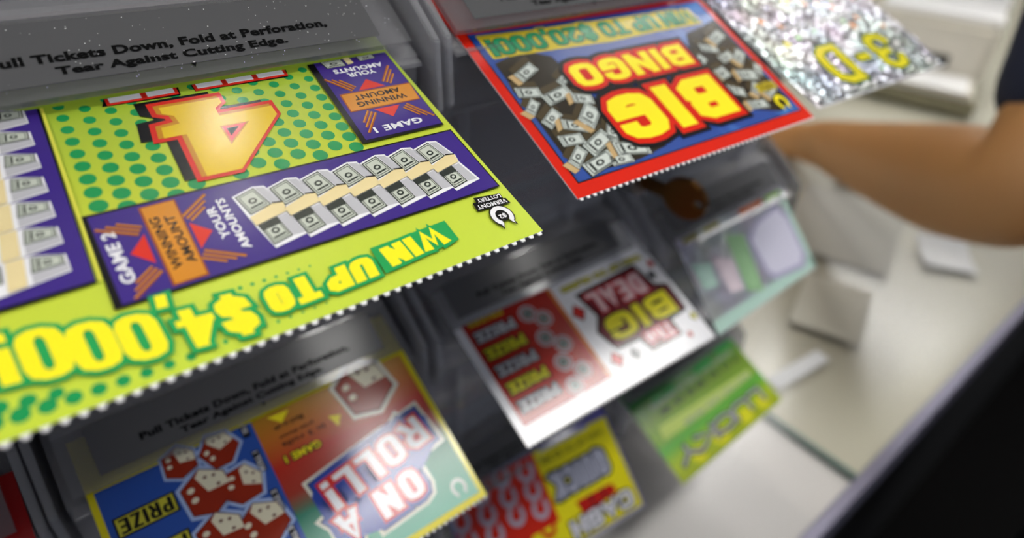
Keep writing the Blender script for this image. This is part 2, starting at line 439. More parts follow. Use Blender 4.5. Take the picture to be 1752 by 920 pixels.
# ================================================================== COUNTER
M_CREAM = principled('cream_laminate', (203, 200, 176), rough=0.5)
M_WHITE = principled('white_laminate', (222, 219, 212), rough=0.5)
M_GLASS = acrylic('counter_glass', 0.95, 0.02, 0.5, 0.22)
M_EDGE = principled('lilac_grey_metal_edge', (140, 138, 158), rough=0.35, metal=0.6)
M_DARK = principled('black_cabinet', (12, 11, 11), rough=0.6)
M_SEAM = principled('green_grey_glass_edge', (96, 116, 108), rough=0.3)
ct = tag(empty('display_counter', (0, 0, Z_FLOOR)), 'glass-topped shop counter with cream and white top and dark front', 'counter')
H0 = Z_COUNTER - Z_FLOOR
SX = 0.385
box('cabinet', -.9, 2.6, -.075, .60, 0, H0 - .036, M_DARK, ct)
box('white_panel', -.9, SX - .002, -.098, .62, H0 - .036, H0 - .006, M_WHITE, ct)
box('cream_panel', SX + .002, 2.6, -.098, .62, H0 - .036, H0 - .006, M_CREAM, ct)
box('glass_pane', -.9, SX - .0022, -.098, .62, H0 - .0055, H0, M_GLASS, ct)
box('glass_pane', SX + .0022, 2.6, -.098, .62, H0 - .0055, H0, M_GLASS, ct)
box('seam_strip', SX - .0021, SX + .0021, -.098, .62, H0 - .036, H0 - .0002, M_SEAM, ct)
box('edge_rail', -.9, 2.6, -.106, -.0985, H0 - .040, H0 + .0005, M_EDGE, ct, .0015)

# ================================================================== DISPENSER BINS
PITCH = 0.119; COLX = {-1: -.0670, 0: .050, 1: .169, 2: .288}
TZ = [0.0, -.1094, -.2188]
EY = -.0035
BINY = {(0, 0): -.0040, (1, 0): -.0022, (2, 0): .0060, (0, 1): .0055, (1, 1): .0030, (2, 1): -.0045, (1, 2): .0040, (2, 2): -.0040, (-1, 1): .0040}   # bins are not pushed in equally far
def make_bin(col, tier, label, film=True, dust=False):
    x = COLX[col]; z = TZ[tier]
    r = tag(empty('ticket_bin', (x, BINY.get((col, tier), EY), z)), label, 'ticket bin', 'clear acrylic ticket bins stacked in the dispenser')
    hw = .0520; wx = .0560
    flap = slab('flap', (-.0025, .0028), (.0131, .0130), .0016, -hw, hw, M_FLAP, r)
    a = math.atan2(.0130 - .0028, .0156); n = Vector((0, -math.sin(a), math.cos(a))); e = Vector((0, math.cos(a), math.sin(a)))
    o = Vector((0, -.0025, .0028))
    def on(u, t, h): return o + Vector((u, 0, 0)) + e * t + n * h
    if film:
        v = [on(-.0445, .0030, .0001), on(.0445, .0030, .0001), on(.0445, .0175, .0001), on(-.0445, .0175, .0001)]
        v += [p - n * .00008 for p in v]
        fl = mesh_obj('instruction_film', v, [(0, 1, 2, 3), (7, 6, 5, 4), (0, 4, 5, 1), (1, 5, 6, 2), (2, 6, 7, 3), (3, 7, 4, 0)], M_LABEL, flap)
        for txt, x0, x1, t0, hh in (('Pull Tickets Down, Fold at Perforation,', -.0325, .0330, .0072, .0026), ('Tear Against Cutting Edge.', -.0225, .0222, .0040, .0025)):
            ar = Art().text(txt, 0, 0, (x1 - x0) * 1000, hh * 1000, [(0, M_LTEXT)], 0, bold=.044)
            me = bpy.data.meshes.new('lettering')
            me.from_pydata([tuple(on((x0 + x1) / 2 + p[0] / 1000, t0 + hh / 2 + p[1] / 1000, .00022)) for p in ar.v], [], ar.f); me.materials.append(M_LTEXT)
            link('lettering', me, flap)
        v = [on(.0005, .0030, .0002), on(.0017, .0030, .0002), on(.0011, .0019, .0002)]
        mesh_obj('arrow_mark', v, [(0, 1, 2)], M_LTEXT, flap)
    if dust:
        rnd = random.Random(4); vs = []; fs = []
        for k in range(150):
            u = rnd.uniform(-.048, .05); t = rnd.uniform(.0005, .0172); s1 = rnd.uniform(.00004, .00014); an = rnd.uniform(0, 3.14); b = len(vs)
            for q in range(4):
                aa = an + q * 1.5708; l = s1 * (2.2 if (q % 2 and rnd.random() < .2) else 1)
                vs.append(on(u + math.cos(aa) * l, t + math.sin(aa) * l, .00030))
            fs.append((b, b + 1, b + 2, b + 3))
        tag(mesh_obj('dust', vs, fs, M_CARD, flap), kind='stuff')
    # rounded shelf above the flap, window, ribs
    slab('ledge', (.0131, .0130), (.0225, .0142), .0016, -hw, hw, M_ACRW, r)
    slab('window_sill', (.0225, .0175), (.0245, .0175), .0060, -hw, hw, M_ACRW, r)
    wn = slab('front_window', (.0225, .0142), (.0250, .0820), .0020, -.0545, .0545, M_ACR, r)
    for k in (-.029, .029):
        box('rib', k - .0009, k + .0009, .0180, .0226, .0135, .0800, M_ACR, wn)
    slab('lid', (.0250, .0850), (.1180, .0850), .0022, -wx, wx, M_ACRW, r)
    # side walls, chute and lower front
    prof = [(-.0075, -.0150), (-.0060, .0030), (.0122, .0160), (.0210, .0210), (.0240, .0860), (.1200, .0860), (.1200, -.0220), (-.0020, -.0220)]
    for k in (-1, 1):
        xa, xb = (wx, wx + .0022) if k > 0 else (-wx - .0022, -wx)
        prism_x('side_wall', prof, xa, xb, M_ACRW, r, .0004)
    slab('chute', (-.0010, -.0016), (.0220, .0086), .0014, -.0545, .0545, M_ACRW, r)
    slab('cutting_edge', (-.0045, -.0022), (-.0010, -.0016), .0010, -.0535, .0535, M_ACR, r)
    slab('lower_front', (.0010, -.0200), (-.0005, -.0030), .0018, -.0545, .0545, M_ACRW, r)
    slab('bin_floor', (.0010, -.0202), (.1180, -.0202), .0018, -wx, wx, M_ACRW, r)
    slab('back_panel', (.1180, -.0200), (.1180, .0850), .0020, -wx, wx, M_SMOKE, r)
    return r

BINS = {
 (-1, 0): 'clear acrylic ticket bin in the top row, beside the bin with the lime green ticket',
 (0, 0): 'clear acrylic bin that feeds out the lime green four thousand dollar ticket',
 (1, 0): 'clear acrylic bin that feeds out the red-bordered BIG BINGO ticket',
 (2, 0): 'clear acrylic bin that feeds out the glittering silver 3-D ticket',
 (-1, 1): 'clear acrylic bin that feeds out the dark red ticket with yellow Scratch lettering',
 (0, 1): 'clear acrylic bin that feeds out the ON A ROLL dice ticket',
 (1, 1): 'clear acrylic bin with the key in its lock, above the BIG DEAL ticket',
 (2, 1): 'clear acrylic bin that feeds out the pale holographic curled ticket',
 (-1, 2): 'bottom row clear acrylic bin under the one with the dark red ticket',
 (0, 2): 'bottom row clear acrylic bin under the ON A ROLL ticket',
 (1, 2): 'clear acrylic bin that feeds out the red and yellow horseshoe ticket',
 (2, 2): 'clear acrylic bin that feeds out the green ticket just above the counter'}
BINOBJ = {}
for (c_, t_), lb in BINS.items():
    BINOBJ[(c_, t_)] = make_bin(c_, t_, lb, film=True, dust=(c_, t_) == (0, 0))

# base rack the bottom bins stand on
zb = TZ[2] - .0221
bs = tag(empty('dispenser_base', (0, 0, Z_COUNTER)), 'low smoky plastic base rack under the bottom row of bins', 'rack')
hb = zb - Z_COUNTER
box('top_plate', -.125, .347, .004, .118, hb - .004, hb - .0002, M_ACRW, bs)
for xx in (-.123, -.0088, .108, .227, .343):
    box('foot', xx - .002, xx + .002, .006, .116, 0, hb - .004, M_ACRW, bs)
box('back_rail', -.123, .343, .110, .116, .004, hb - .004, M_SMOKE, bs)

# ================================================================== TICKETS
def mk(name, o, es, et, wd, L, label, pack=None): return Ticket(name, o, es, et, wd, L, label, pack)
LIME = ink((166, 196, 52)); DOT = ink((30, 148, 82)); PURP = ink((60, 40, 128)); KK = ink(BLACK); WH = ink(WHITE)
YEL = ink((255, 238, 36)); GOLD = ink((228, 192, 22)); AMB = ink((196, 134, 20)); RED = ink((212, 42, 30)); ORG = ink((206, 134, 34)); RUST = ink((150, 72, 28))
GRN = ink((38, 160, 84)); BILL = ink((196, 202, 190)); BILLD = ink((48, 54, 50)); CREAM = ink((228, 210, 158)); GREY = ink((186, 186, 192)); LEMON = ink((222, 220, 80))

def bill(a, q, layer, mat=BILL):
    """a printed banknote drawn in a four-cornered patch"""
    q = [Vector(p) for p in q]
    def at(u, v): p = q[0] * (1 - u) * (1 - v) + q[1] * u * (1 - v) + q[2] * u * v + q[3] * (1 - u) * v; return (p.x, p.y)
    a.poly([at(0, 0), at(1, 0), at(1, 1), at(0, 1)], BILLD, layer)
    a.poly([at(.05, .06), at(.95, .06), at(.95, .94), at(.05, .94)], mat, layer + 1)
    fr = [at(.12, .13), at(.88, .13), at(.88, .87), at(.12, .87)]
    sz = (q[1] - q[0]).length * .03
    a.ring(fr, sz, BILLD, layer + 2)
    a.poly([at(.5 + .14 * math.cos(k * .6283), .5 + .2 * math.sin(k * .6283)) for k in range(10)], BILLD, layer + 2)
    a.poly([at(.5 + .06 * math.cos(k * .6283), .5 + .1 * math.sin(k * .6283)) for k in range(10)], mat, layer + 3)
    a.poly([at(.72, .2), at(.8, .2), at(.8, .8), at(.72, .8)], BILLD, layer + 2)

def burst(a, pts, layer):
    for (x0, y0, x1, y1) in pts:
        d = Vector((x1 - x0, y1 - y0)); n = Vector((-d.y, d.x)).normalized()
        for k, (f, of) in enumerate(((1.0, -.85), (.80, 0), (.60, .85))):
            a.bar(x1 - d.x * f + n.x * of, y1 - d.y * f + n.y * of, x1 + n.x * of, y1 + n.y * of, .62, RUST, layer)
            a.bar(x1 - d.x * f + n.x * (of + .12), y1 - d.y * f + n.y * (of + .12), x1 + n.x * (of + .12), y1 + n.y * (of + .12), .26, ORG, layer + 1)

# ---------------------------------------------------------------- A: lime green ticket
A = mk('scratch_ticket', (.0963, -.0043, 0), (-1, .0069, 0), (-.0065, -.9513, -.3083), .1006, .0643,
       'lime green scratch ticket with purple game panels and WIN UP TO $4,000 lettering')
LIMEG = ramp_mat('ink_lime_gradient', [(0, (160, 188, 56)), (.5, (192, 206, 58)), (1, (194, 214, 64))], 1, 0, .06)
A.paper(LIMEG)
a = Art()
for c_ in range(14):
    s0 = 22.7 + 4.02 * c_ - (.03 * c_)
    for k in range(-1, 12):
        t0 = 1.0 + 3.43 * k + ((-1.80 * c_) % 3.43)
        if -0.2 < t0 < 29.4 and s0 < 73: a.ell(s0 + t0 * .035, t0, .98 + .020 * t0, .98 + .020 * t0, DOT, 1)
A.put('dot_pattern', a)
# big white word cut off by the flap, then the 4
a = Art()
a.poly([(26.2, 0), (26.8, 2.6), (46.6, 2.2), (46.8, 0)], KK, 3); a.poly([(49.2, 0), (49.6, 2.6), (63.8, 2.2), (63.0, 0)], KK, 3)
for s0, s1 in ((26.7, 33.6), (33.6, 40.2), (40.2, 46.4), (49.8, 56.0), (56.0, 62.8)):
    a.rect(s0 - .1, 0, s1 + .1, 2.2, RED, 4); a.rect(s0 + .55, 0, s1 - .55, 1.55, WH, 5)
A.put('headline_lettering', a)
four = [(55.7, 4.8), (43.4, 4.9), (43.4, 7.0), (45.2, 8.4), (45.3, 10.3), (34.6, 10.3), (34.6, 13.7), (47.4, 27.0), (54.3, 26.7), (53.6, 14.5), (57.7, 14.4), (57.1, 10.7), (53.7, 10.4), (53.9, 8.4), (55.7, 7.3)]
def grow(pts, d):
    out = []; n = len(pts); ar = sum(pts[i][0] * pts[(i + 1) % n][1] - pts[(i + 1) % n][0] * pts[i][1] for i in range(n)); sg = 1 if ar > 0 else -1
    for i in range(n):
        p0, p1, p2 = Vector(pts[i - 1]), Vector(pts[i]), Vector(pts[(i + 1) % n])
        d1 = (p1 - p0).normalized(); d2 = (p2 - p1).normalized(); n1 = Vector((d1.y, -d1.x)) * sg; n2 = Vector((d2.y, -d2.x)) * sg
        b = n1 + n2; b = b / max(.35, b.length_squared / 2) if b.length > .1 else n1
        out.append((p1.x + b.x * d, p1.y + b.y * d))
    return out
a = Art()
a.poly([(x + 2.0, y - .9) for x, y in grow(four, .9)], KK, 6)
a.poly(grow(four, 1.0), RED, 7); a.poly(four, AMB, 8)
a.poly([(x - .55, y + .45) for x, y in grow(four, -.35)], GOLD, 9)
a.poly(grow([(45.9, 14.6), (41.2, 14.7), (45.9, 19.3)], .35), AMB, 10); a.poly([(45.9, 14.6), (41.2, 14.7), (45.9, 19.3)], RED, 11); a.poly([(45.3, 15.3), (42.9, 15.35), (45.3, 17.6)], KK, 12)
A.put('big_numeral_four', a)

def money_row_bundle(a, ds):
    sh = lambda pts: [(x + ds, y) for x, y in pts]
    a.poly(sh([(13.1, 33.7), (8.8, 32.4), (6.8, 32.9), (5.1, 38.3), (5.5, 40.4), (4.2, 46.7), (11.0, 47.9), (12.1, 42.0), (12.4, 39.5)]), WH, 16)
    a.poly(sh([(8.6, 32.9), (7.0, 33.3), (5.5, 38.2), (7.3, 37.9)]), GREY, 17)
    a.poly(sh([(7.8, 41.2), (7.0, 46.3), (4.7, 46.4), (5.9, 40.9)]), GREY, 17)
    bill(a, sh([(12.7, 34.0), (11.8, 39.1), (7.4, 37.9), (8.8, 32.8)]), 17)
    bill(a, sh([(11.7, 41.9), (11.0, 47.2), (7.1, 46.3), (7.9, 41.0)]), 17)
    a.poly(sh([(11.6, 42.0), (11.4, 43.4), (7.7, 42.8), (7.9, 41.1)]), BILLD, 21)
    a.poly(sh([(12.2, 39.7), (12.0, 41.9), (5.7, 40.5), (5.4, 38.3), (7.4, 37.9)]), CREAM, 22)
    a.poly(sh([(7.4, 37.9), (5.4, 38.3), (5.3, 37.9), (7.3, 37.5)]), KK, 22)

# panel GAME 1
a = Art().poly([(0.9, 0), (21.2, 0), (22.2, 28.4), (1.8, 28.6)], KK, 13).poly([(1.0, 0), (19.6, 0), (21.0, 27.6), (2.0, 28.0)], PURP, 14)
p1 = A.put('game_panel', a)
a = Art().text('GAME 1', 11.8, 25.4, 12.0, 1.9, [(0, WH)], 16, bold=.03)
a.text('YOUR', 10.6, 6.2, 7.2, 1.55, [(0, WH)], 16, bold=.03).text('AMOUNTS', 10.4, 4.25, 12.6, 1.55, [(0, WH)], 16, bold=.03)
A.put('lettering', a, p1)
a = Art().poly([(1.4, 12.5), (19.3, 12.1), (19.8, 18.5), (2.2, 18.9)], RUST, 16).poly([(1.6, 12.9), (19.0, 12.5), (19.5, 18.2), (2.3, 18.6)], ORG, 17)
a.text('WINNING', 10.9, 16.6, 12.4, 1.7, [(0, KK)], 18, bold=.025).text('AMOUNT', 10.9, 14.3, 11.6, 1.7, [(0, KK)], 18, bold=.025)
a.poly([(14.4, 12.0), (7.6, 12.0), (10.8, 8.6)], RED, 16).poly([(14.4, 19.0), (8.0, 19.2), (11.4, 22.5)], RED, 16)
burst(a, [(19.3, 5.7, 15.2, 11.2), (2.4, 5.7, 6.7, 11.0), (2.9, 25.6, 6.9, 19.8), (19.9, 25.2, 15.2, 19.6)], 16)
A.put('winning_amount_sign', a, p1)
a = Art(); bill(a, [(18.2, 0.0), (17.6, 2.7), (12.6, 2.7), (12.8, 0.0)], 16); bill(a, [(9.0, 0.0), (8.8, 1.9), (4.4, 1.6), (4.6, 0.0)], 16); a.poly([(12.4, 0), (12.2, 2.5), (10.6, 2.3), (10.8, 0)], CREAM, 20)
A.put('money_bundle', a, p1)
# panel GAME 2
a = Art().poly([(1.2, 30.5), (74.6, 29.3), (75.6, 49.9), (1.2, 50.2)], KK, 13).poly([(1.5, 30.9), (73.9, 29.9), (74.4, 49.4), (1.5, 49.9)], PURP, 14)
p2 = A.put('game_panel', a)
for k in range(7):
    b = Art(); money_row_bundle(b, 6.42 * k); A.put('money_bundle', b, p2)
a = Art().text('GAME 2', 72.2, 40.0, 11.6, 2.1, [(0, WH)], 16, rot=-90, bold=.03)
a.text('YOUR', 55.9, 38.6, 8.0, 1.6, [(0, WH)], 16, rot=-90, bold=.03).text('AMOUNTS', 53.7, 39.7, 12.8, 1.6, [(0, WH)], 16, rot=-90, bold=.03)
A.put('lettering', a, p2)
a = Art().poly([(66.4, 30.6), (60.4, 30.6), (61.2, 49.0), (66.9, 49.0)], RUST, 16).poly([(66.0, 30.9), (60.7, 30.9), (61.5, 48.6), (66.5, 48.7)], ORG, 17)
a.text('WINNING', 64.9, 39.8, 12.2, 1.6, [(0, KK)], 18, rot=-90, bold=.025).text('AMOUNT', 62.6, 39.8, 11.4, 1.6, [(0, KK)], 18, rot=-90, bold=.025)
a.poly([(67.3, 36.7), (70.4, 40.1), (67.6, 43.4)], RED, 16).poly([(60.2, 36.9), (57.4, 40.0), (60.4, 43.2)], RED, 16)
burst(a, [(73.2, 32.4, 67.6, 35.8), (55.0, 32.0, 60.2, 35.8), (55.0, 48.2, 60.6, 44.4), (73.0, 48.4, 67.8, 44.6)], 16)
A.put('winning_amount_sign', a, p2)
# left panel (GAME 3)
a = Art().poly([(73.6, 0), (100, 0), (100, 44), (76.3, 43.7)], KK, 13).poly([(74.0, 0), (100, 0), (100, 43.2), (76.4, 43.2)], PURP, 14)
a.bar(73.2, 0, 75.7, 43.5, .5, LEMON, 14)
p3 = A.put('game_panel', a)
for k in range(7):
    b = Art(); ds, dt = .45 * k, 6.05 * k - 2.6
    sh = lambda pts: [(x + ds, y + dt) for x, y in pts]
    b.poly(sh([(75.9, 2.6), (76.0, 6.3), (92.0, 8.6), (91.4, 1.6), (80.2, 1.2)]), WH, 16)
    b.poly(sh([(76.1, 4.4), (76.1, 6.1), (81.2, 6.9), (81.0, 4.9)]), GREY, 17)
    bill(b, sh([(76.2, 2.6), (80.4, 1.5), (81.0, 4.8), (76.4, 4.6)]), 18)
    bill(b, sh([(84.2, 1.6), (91.0, 1.9), (91.4, 5.4), (84.6, 5.2)]), 18)
    b.poly(sh([(81.2, 1.3), (83.6, 1.4), (84.4, 7.3), (81.9, 7.0)]), CREAM, 22)
    A.put('money_bundle', b, p3)
# WIN UP TO $4,000!
a = Art()
def word(t, cx, cy, ln, h, rot=0, out=.75, shear=0.0, th=2.1): display(a, t, cx, cy, ln, h, th, [(out, GRN), (0, YEL)], 14, rot, shear)
word('WIN', 26.6, 57.3, 13.4, 4.7, 4, th=1.95); word('UP', 40.6, 58.4, 9.4, 4.8, 2, shear=.12, th=2.0); word('TO', 51.2, 58.1, 8.6, 5.4, 0, th=2.0)
a.poly([(18.0, 54.0), (34.8, 54.5), (35.0, 60.9), (18.0, 59.4)], GRN, 13)
for ch, cx, cy, wd, h, th in (('$', 60.5, 58.2, 5.2, 7.2, 1.75), ('4', 66.3, 57.9, 5.4, 7.6, 1.9), ('0', 73.9, 56.1, 5.7, 8.6, 2.15), ('0', 79.8, 54.8, 5.8, 8.9, 2.2), ('0', 85.6, 53.2, 5.9, 9.1, 2.25), ('!', 90.2, 52.0, 2.3, 8.9, 2.2)):
    word(ch, cx, cy, wd, h, -7, .85, -.16, th)
word(',', 69.9, 55.0, 1.7, 8.0, -7, .85, 0, 1.6)
A.put('prize_lettering', a)
a = Art()
for k in range(9): a.ell(93.4 - 3.05 * k, 62.3 - .045 * (8 - k) ** 1.6, 1.35 - .075 * k, 1.35 - .075 * k, DOT, 1)
for k in range(4): a.ell(95.5 - 3.2 * k, 58.6 + .5 * k, 1.3 - .1 * k, 1.3 - .1 * k, DOT, 1)
for k in range(9): a.ell(46 + 2.0 * k, 53.6 - .06 * k, .22 + .03 * k, .22 + .03 * k, GRN, 1); a.ell(47 + 2.1 * k, 62.0, .2 + .03 * k, .2 + .03 * k, GRN, 1)
A.put('splatter_dots', a)
# horseshoe logo
def horseshoe(a, cx, cy, r, wd, mat, layer, rot=0.0, gap=0.62):
    n = 16; o = []; i_ = []
    for k in range(n + 1):
        an = rot + math.pi / 2 + (k / n - .5) * 2 * math.pi * (1 - gap / math.pi)
        o.append((cx + (r + wd / 2) * math.cos(an), cy + (r + wd / 2) * math.sin(an) * 1.12)); i_.append((cx + (r - wd / 2) * math.cos(an), cy + (r - wd / 2) * math.sin(an) * 1.12))
    for k in range(n): a.poly([o[k], o[k + 1], i_[k + 1], i_[k]], mat, layer)
    for e in (0, n):
        p = Vector(o[e]) * .5 + Vector(i_[e]) * .5; out = (Vector(o[e]) - Vector(i_[e])).normalized() * wd * .85
        a.poly([(p.x + out.x, p.y + out.y - wd * .25), (p.x - out.x * .6, p.y - out.y * .6 - wd * .1), (p.x - out.x * .4, p.y - out.y * .4 + wd * .45), (p.x + out.x * .9, p.y + out.y * .9 + wd * .4)], mat, layer)
a = Art()
horseshoe(a, 6.0, 57.6, 1.95, 1.55, KK, 14, rot=math.pi); horseshoe(a, 6.0, 57.6, 1.95, 1.0, WH, 15, rot=math.pi)
a.ell(6.0, 57.7, 1.25, 1.4, KK, 16).text('$2', 6.0, 57.7, 1.7, 1.3, [(0, WH)], 17, bold=.02)
a.poly([(2.2, 53.6), (9.9, 52.2), (10.2, 54.6), (2.0, 55.2)], KK, 14)
a.poly([(2.6, 52.0), (8.9, 51.0), (9.1, 53.0), (2.8, 53.8)], KK, 14)
a.text('VERMONT', 6.1, 54.0, 7.2, 1.15, [(0, WH)], 16, rot=-4, bold=.02).text('LOTTERY', 5.8, 52.4, 5.8, 1.05, [(0, WH)], 16, rot=-4, bold=.02)
A.put('horseshoe_logo', a)

# ---------------------------------------------------------------- B: BIG BINGO
B = mk('scratch_ticket', (.2241, -.0042, 0), (-.9994, .0334, 0), (-.0304, -.9082, -.4175), .1045, .0587,
       'red-bordered blue scratch ticket with yellow BIG BINGO lettering and banknotes')
BRED = ink((216, 34, 14)); B.paper(BRED)
BLU = ramp_mat('ink_blue_streaks', [(0, (20, 62, 140)), (.42, (34, 92, 184)), (.62, (62, 132, 214)), (1, (22, 66, 150))], 0, 0, .1, noise=.16)
a = Art().rect(2.6, 0, 101.4, 54.8, KK, 1).rect(3.0, 0, 101.0, 54.4, BLU, 2)
B.put('blue_field', a)
MUD = ink((46, 40, 30)); MUD2 = ink((74, 64, 44)); OLV = ink((204, 184, 44)); TEAL = ink((18, 138, 86)); BILLW = ink((206, 214, 208)); TAN = ink((196, 166, 118))
a = Art()
a.poly([(99.4, 12), (88, 9), (80, 13), (77, 30), (74, 46), (66, 52), (78, 53.6), (92, 53.2), (99.6, 47)], MUD, 3)
a.poly([(3.2, 10), (22, 14), (29, 24), (27, 48), (12, 53), (4.2, 50)], MUD, 3)
B.put('dark_pile_print', a)['kind'] = 'stuff'
rnd = random.Random(11)
for (cx, cy, ln, hh, an) in ((92, 17, 9, 4, 24), (88, 27, 11, 4.4, 12), (95, 34, 8, 4, 30), (83, 36, 9, 6, 38), (94, 42, 8, 4, -6), (87, 45, 11, 5, 20), (78, 49.6, 12, 5, -14), (91, 51, 12, 4.6, 12), (82, 22, 6, 3, 30),
                           (96, 24, 8, 4, -12), (98, 29, 6, 3.4, 40), (81, 30, 7, 4, -20), (96, 47.5, 8, 4, 34), (84, 52, 8, 3.4, -4), (80, 43, 8, 4.4, 50), (90, 38, 8, 4, -25), (14, 27, 8, 4, 12), (23, 41, 7, 4.4, -28), (5, 35, 6, 4, 50), (26, 26, 5, 4, 30), (14, 42, 7, 3.6, 40),
                           (10, 18, 9, 4.6, 20), (18, 22, 8, 4, -20), (8, 28, 8, 4.6, 35), (22, 33, 6, 5, 10), (12, 36, 9, 5, -12), (9, 44, 7, 5, 22), (19, 48, 9, 4, -8)):
    b = Art(); c_, s_ = math.cos(R(an)), math.sin(R(an))
    q = [(cx + x * c_ - y * s_ * .8, cy + x * s_ + y * c_) for x, y in ((-ln / 2, -hh / 2), (ln / 2, -hh / 2), (ln / 2, hh / 2), (-ln / 2, hh / 2))]
    b.poly([(x, y - 2.2) for x, y in q], MUD2, 4); bill(b, q, 5, BILLW)
    if rnd.random() < .5: b.poly([(q[1][0], q[1][1]), (q[1][0] + 2.0, q[1][1] + .6), (q[2][0] + 2.0, q[2][1] + .6), q[2]], TAN, 9)
    B.put('banknote_print', b)
a = Art()
display(a, 'BIG', 52.6, 40.2, 47.6, 16.4, 6.6, [(3.3, KK), (1.9, BRED), (0, YEL)], 10, gap=.42, flat=.60)
display(a, 'BINGO', 54.2, 22.2, 49.0, 8.8, 3.3, [(3.0, KK), (1.6, BRED), (0, YEL)], 10, gap=.42, flat=.62)
B.put('title_lettering', a)
a = Art()
a.poly([(10.8, 3.0), (33, 2.2), (57, 1.9), (80, 1.6), (99, .9), (98.8, 10.2), (84, 10.6), (55, 11.6), (34, 10.9), (10.2, 10.8)], OLV, 4)
display(a, 'WIN UP TO $20,000!', 54.6, 6.3, 86, 6.6, 1.9, [(.9, OLV), (.25, KK), (0, TEAL)], 5)
B.put('prize_lettering', a)
a = Art(); horseshoe(a, 8.6, 50.0, 2.2, 1.3, YEL, 14, rot=math.pi); a.ell(8.6, 50, 1.1, 1.2, KK, 15).rect(4.0, 40.8, 14.0, 44.2, OLV, 14).text('VERMONT', 9.0, 43.1, 8.6, 1.2, [(0, KK)], 15).text('LOTTERY', 9.0, 41.6, 8.0, 1.1, [(0, KK)], 15)
B.put('horseshoe_logo', a)

# ---------------------------------------------------------------- C: silver 3-D
Ct = mk('scratch_ticket', (.3379, .0048, 0), (-.9997, .0239, 0), (-.022, -.9197, -.3919), .1022, .0651,
        'glittering silver holographic scratch ticket with yellow 3-D lettering')
HOLO = holo('silver_holographic_foil', (172, 175, 182), 900, .60, .24)
Ct.paper(HOLO)
a = Art()
YC = ink((226, 214, 40)); DGR = ink((40, 96, 52)); GRY2 = ink((96, 98, 104))
for ch, cx, wd in (('3', 30.5, 17), ('-', 48.5, 9), ('D', 68, 18)):
    display(a, ch, cx, 50.0, wd, 20, 4.6, [(1.1, DGR), (0, YC)], 4)
Ct.put('title_lettering', a)
a = Art().text('INSTANT FUN IN', 52, 27.5, 64, 5.0, [(0, GRY2)], 3, bold=.03)
Ct.put('subtitle_lettering', a)
a = Art(); rnd = random.Random(3)
cols = [ink((236, 226, 60)), ink((240, 140, 60)), ink((120, 200, 90)), ink((230, 110, 90)), ink((150, 160, 220))]
for k in range(46):
    s0 = rnd.uniform(3, 99); t0 = rnd.uniform(1, 22) if k < 34 else rnd.uniform(25, 63); rr = rnd.uniform(.8, 2.0)
    a.ell(s0, t0, rr, rr, cols[rnd.randrange(5)], 3)
Ct.put('confetti_print', a)

# ---------------------------------------------------------------- D: ON A ROLL!
D = mk('scratch_ticket', (.1010, .0039, TZ[1]), (-1, .0077, 0), (-.0069, -.8966, -.4428), .1004, .0572,
       'yellow-edged scratch ticket with dice on blue and white ON A ROLL lettering')
DYEL = ink((226, 212, 24)); D.paper(DYEL)
DGRAD = ramp_mat('ink_red_to_teal', [(0, (176, 128, 32)), (.14, (196, 112, 30)), (.30, (188, 40, 22)), (.46, (160, 50, 34)), (.58, (22, 122, 98)), (1, (120, 190, 166))], 1, 0, .057)
DBLU = ink((44, 84, 172)); DIE = ink((150, 42, 20)); DIEL = ink((228, 222, 196)); DIED = ink((96, 26, 16)); GLOW = ink((168, 190, 232)); LGLOW = ink((226, 226, 210)); BLUE = ink((36, 66, 160)); RIM = ink((208, 34, 28))
a = Art().rect(1.9, 0, 55.2, 55.0, DGRAD, 1); D.put('gradient_panel', a)
a = Art().rect(55.2, 0, 98.6, 55.0, DBLU, 1); D.put('blue_panel', a)
def die(cx, cy, sz, rot, pale=1, name='die_print'):
    b = Art(); c_, s_ = math.cos(R(rot)), math.sin(R(rot))
    tr = lambda pts: [(cx + (x * c_ - y * s_) * sz, cy + (x * s_ + y * c_) * sz) for x, y in pts]
    hexa = [(-.95, -.5), (-.2, -1.0), (.85, -.72), (1.0, .3), (.3, 1.0), (-.75, .7)]
    b.poly(tr([(x * 1.22, y * 1.22) for x, y in hexa]), GLOW if pale else LGLOW, 3)
    b.poly(tr([(x * 1.05, y * 1.05) for x, y in hexa]), DIED, 4)
    b.poly(tr(hexa), DIE, 5)
    b.poly(tr([(.05, -.05), (.92, -.30), (1.0, .3), (.3, 1.0), (-.02, .80)]), DIEL, 6)
    b.poly(tr([(-.2, -1.0), (.85, -.72), (.92, -.30), (.05, -.05), (-.9, -.42)]), DIE, 6)
    for px, py in ((-.55, .0), (-.45, .45)): b.poly(tr([(px + .16 * math.cos(k * .785), py + .13 * math.sin(k * .785)) for k in range(8)]), DIEL, 7)
    for px, py in ((.55, -.05), (.3, .55), (.62, .4)): b.poly(tr([(px + .09 * math.cos(k * .785), py + .07 * math.sin(k * .785)) for k in range(8)]), DIED, 7)
    D.put(name, b)
for cx, cy, sz, rot in ((73.6, 13.6, 6.6, 195), (66.4, 3.8, 5.2, 215), (64.4, 16.4, 5.6, 170), (77.2, 2.2, 4.6, 185), (74.6, 27.0, 6.4, 190), (63.8, 30.0, 6.6, 200), (75.5, 41.5, 6.6, 180), (64.5, 44.0, 6.4, 170)): die(cx, cy, sz, rot)
die(19.0, 5.4, 9.0, 200, 0)
for k, t0 in enumerate((9.0, 20.5, 31.5)):
    b = Art().rect(81.2, t0, 97.0, t0 + 6.0, KK, 3).rect(81.7, t0 + .5, 96.5, t0 + 5.5, ink((196, 190, 60)), 4)
    display(b, 'PRIZE', 89.1, t0 + 3.0, 13.4, 4.2, 1.0, [(0, KK)], 5, gap=.5)
    D.put('prize_box', b)
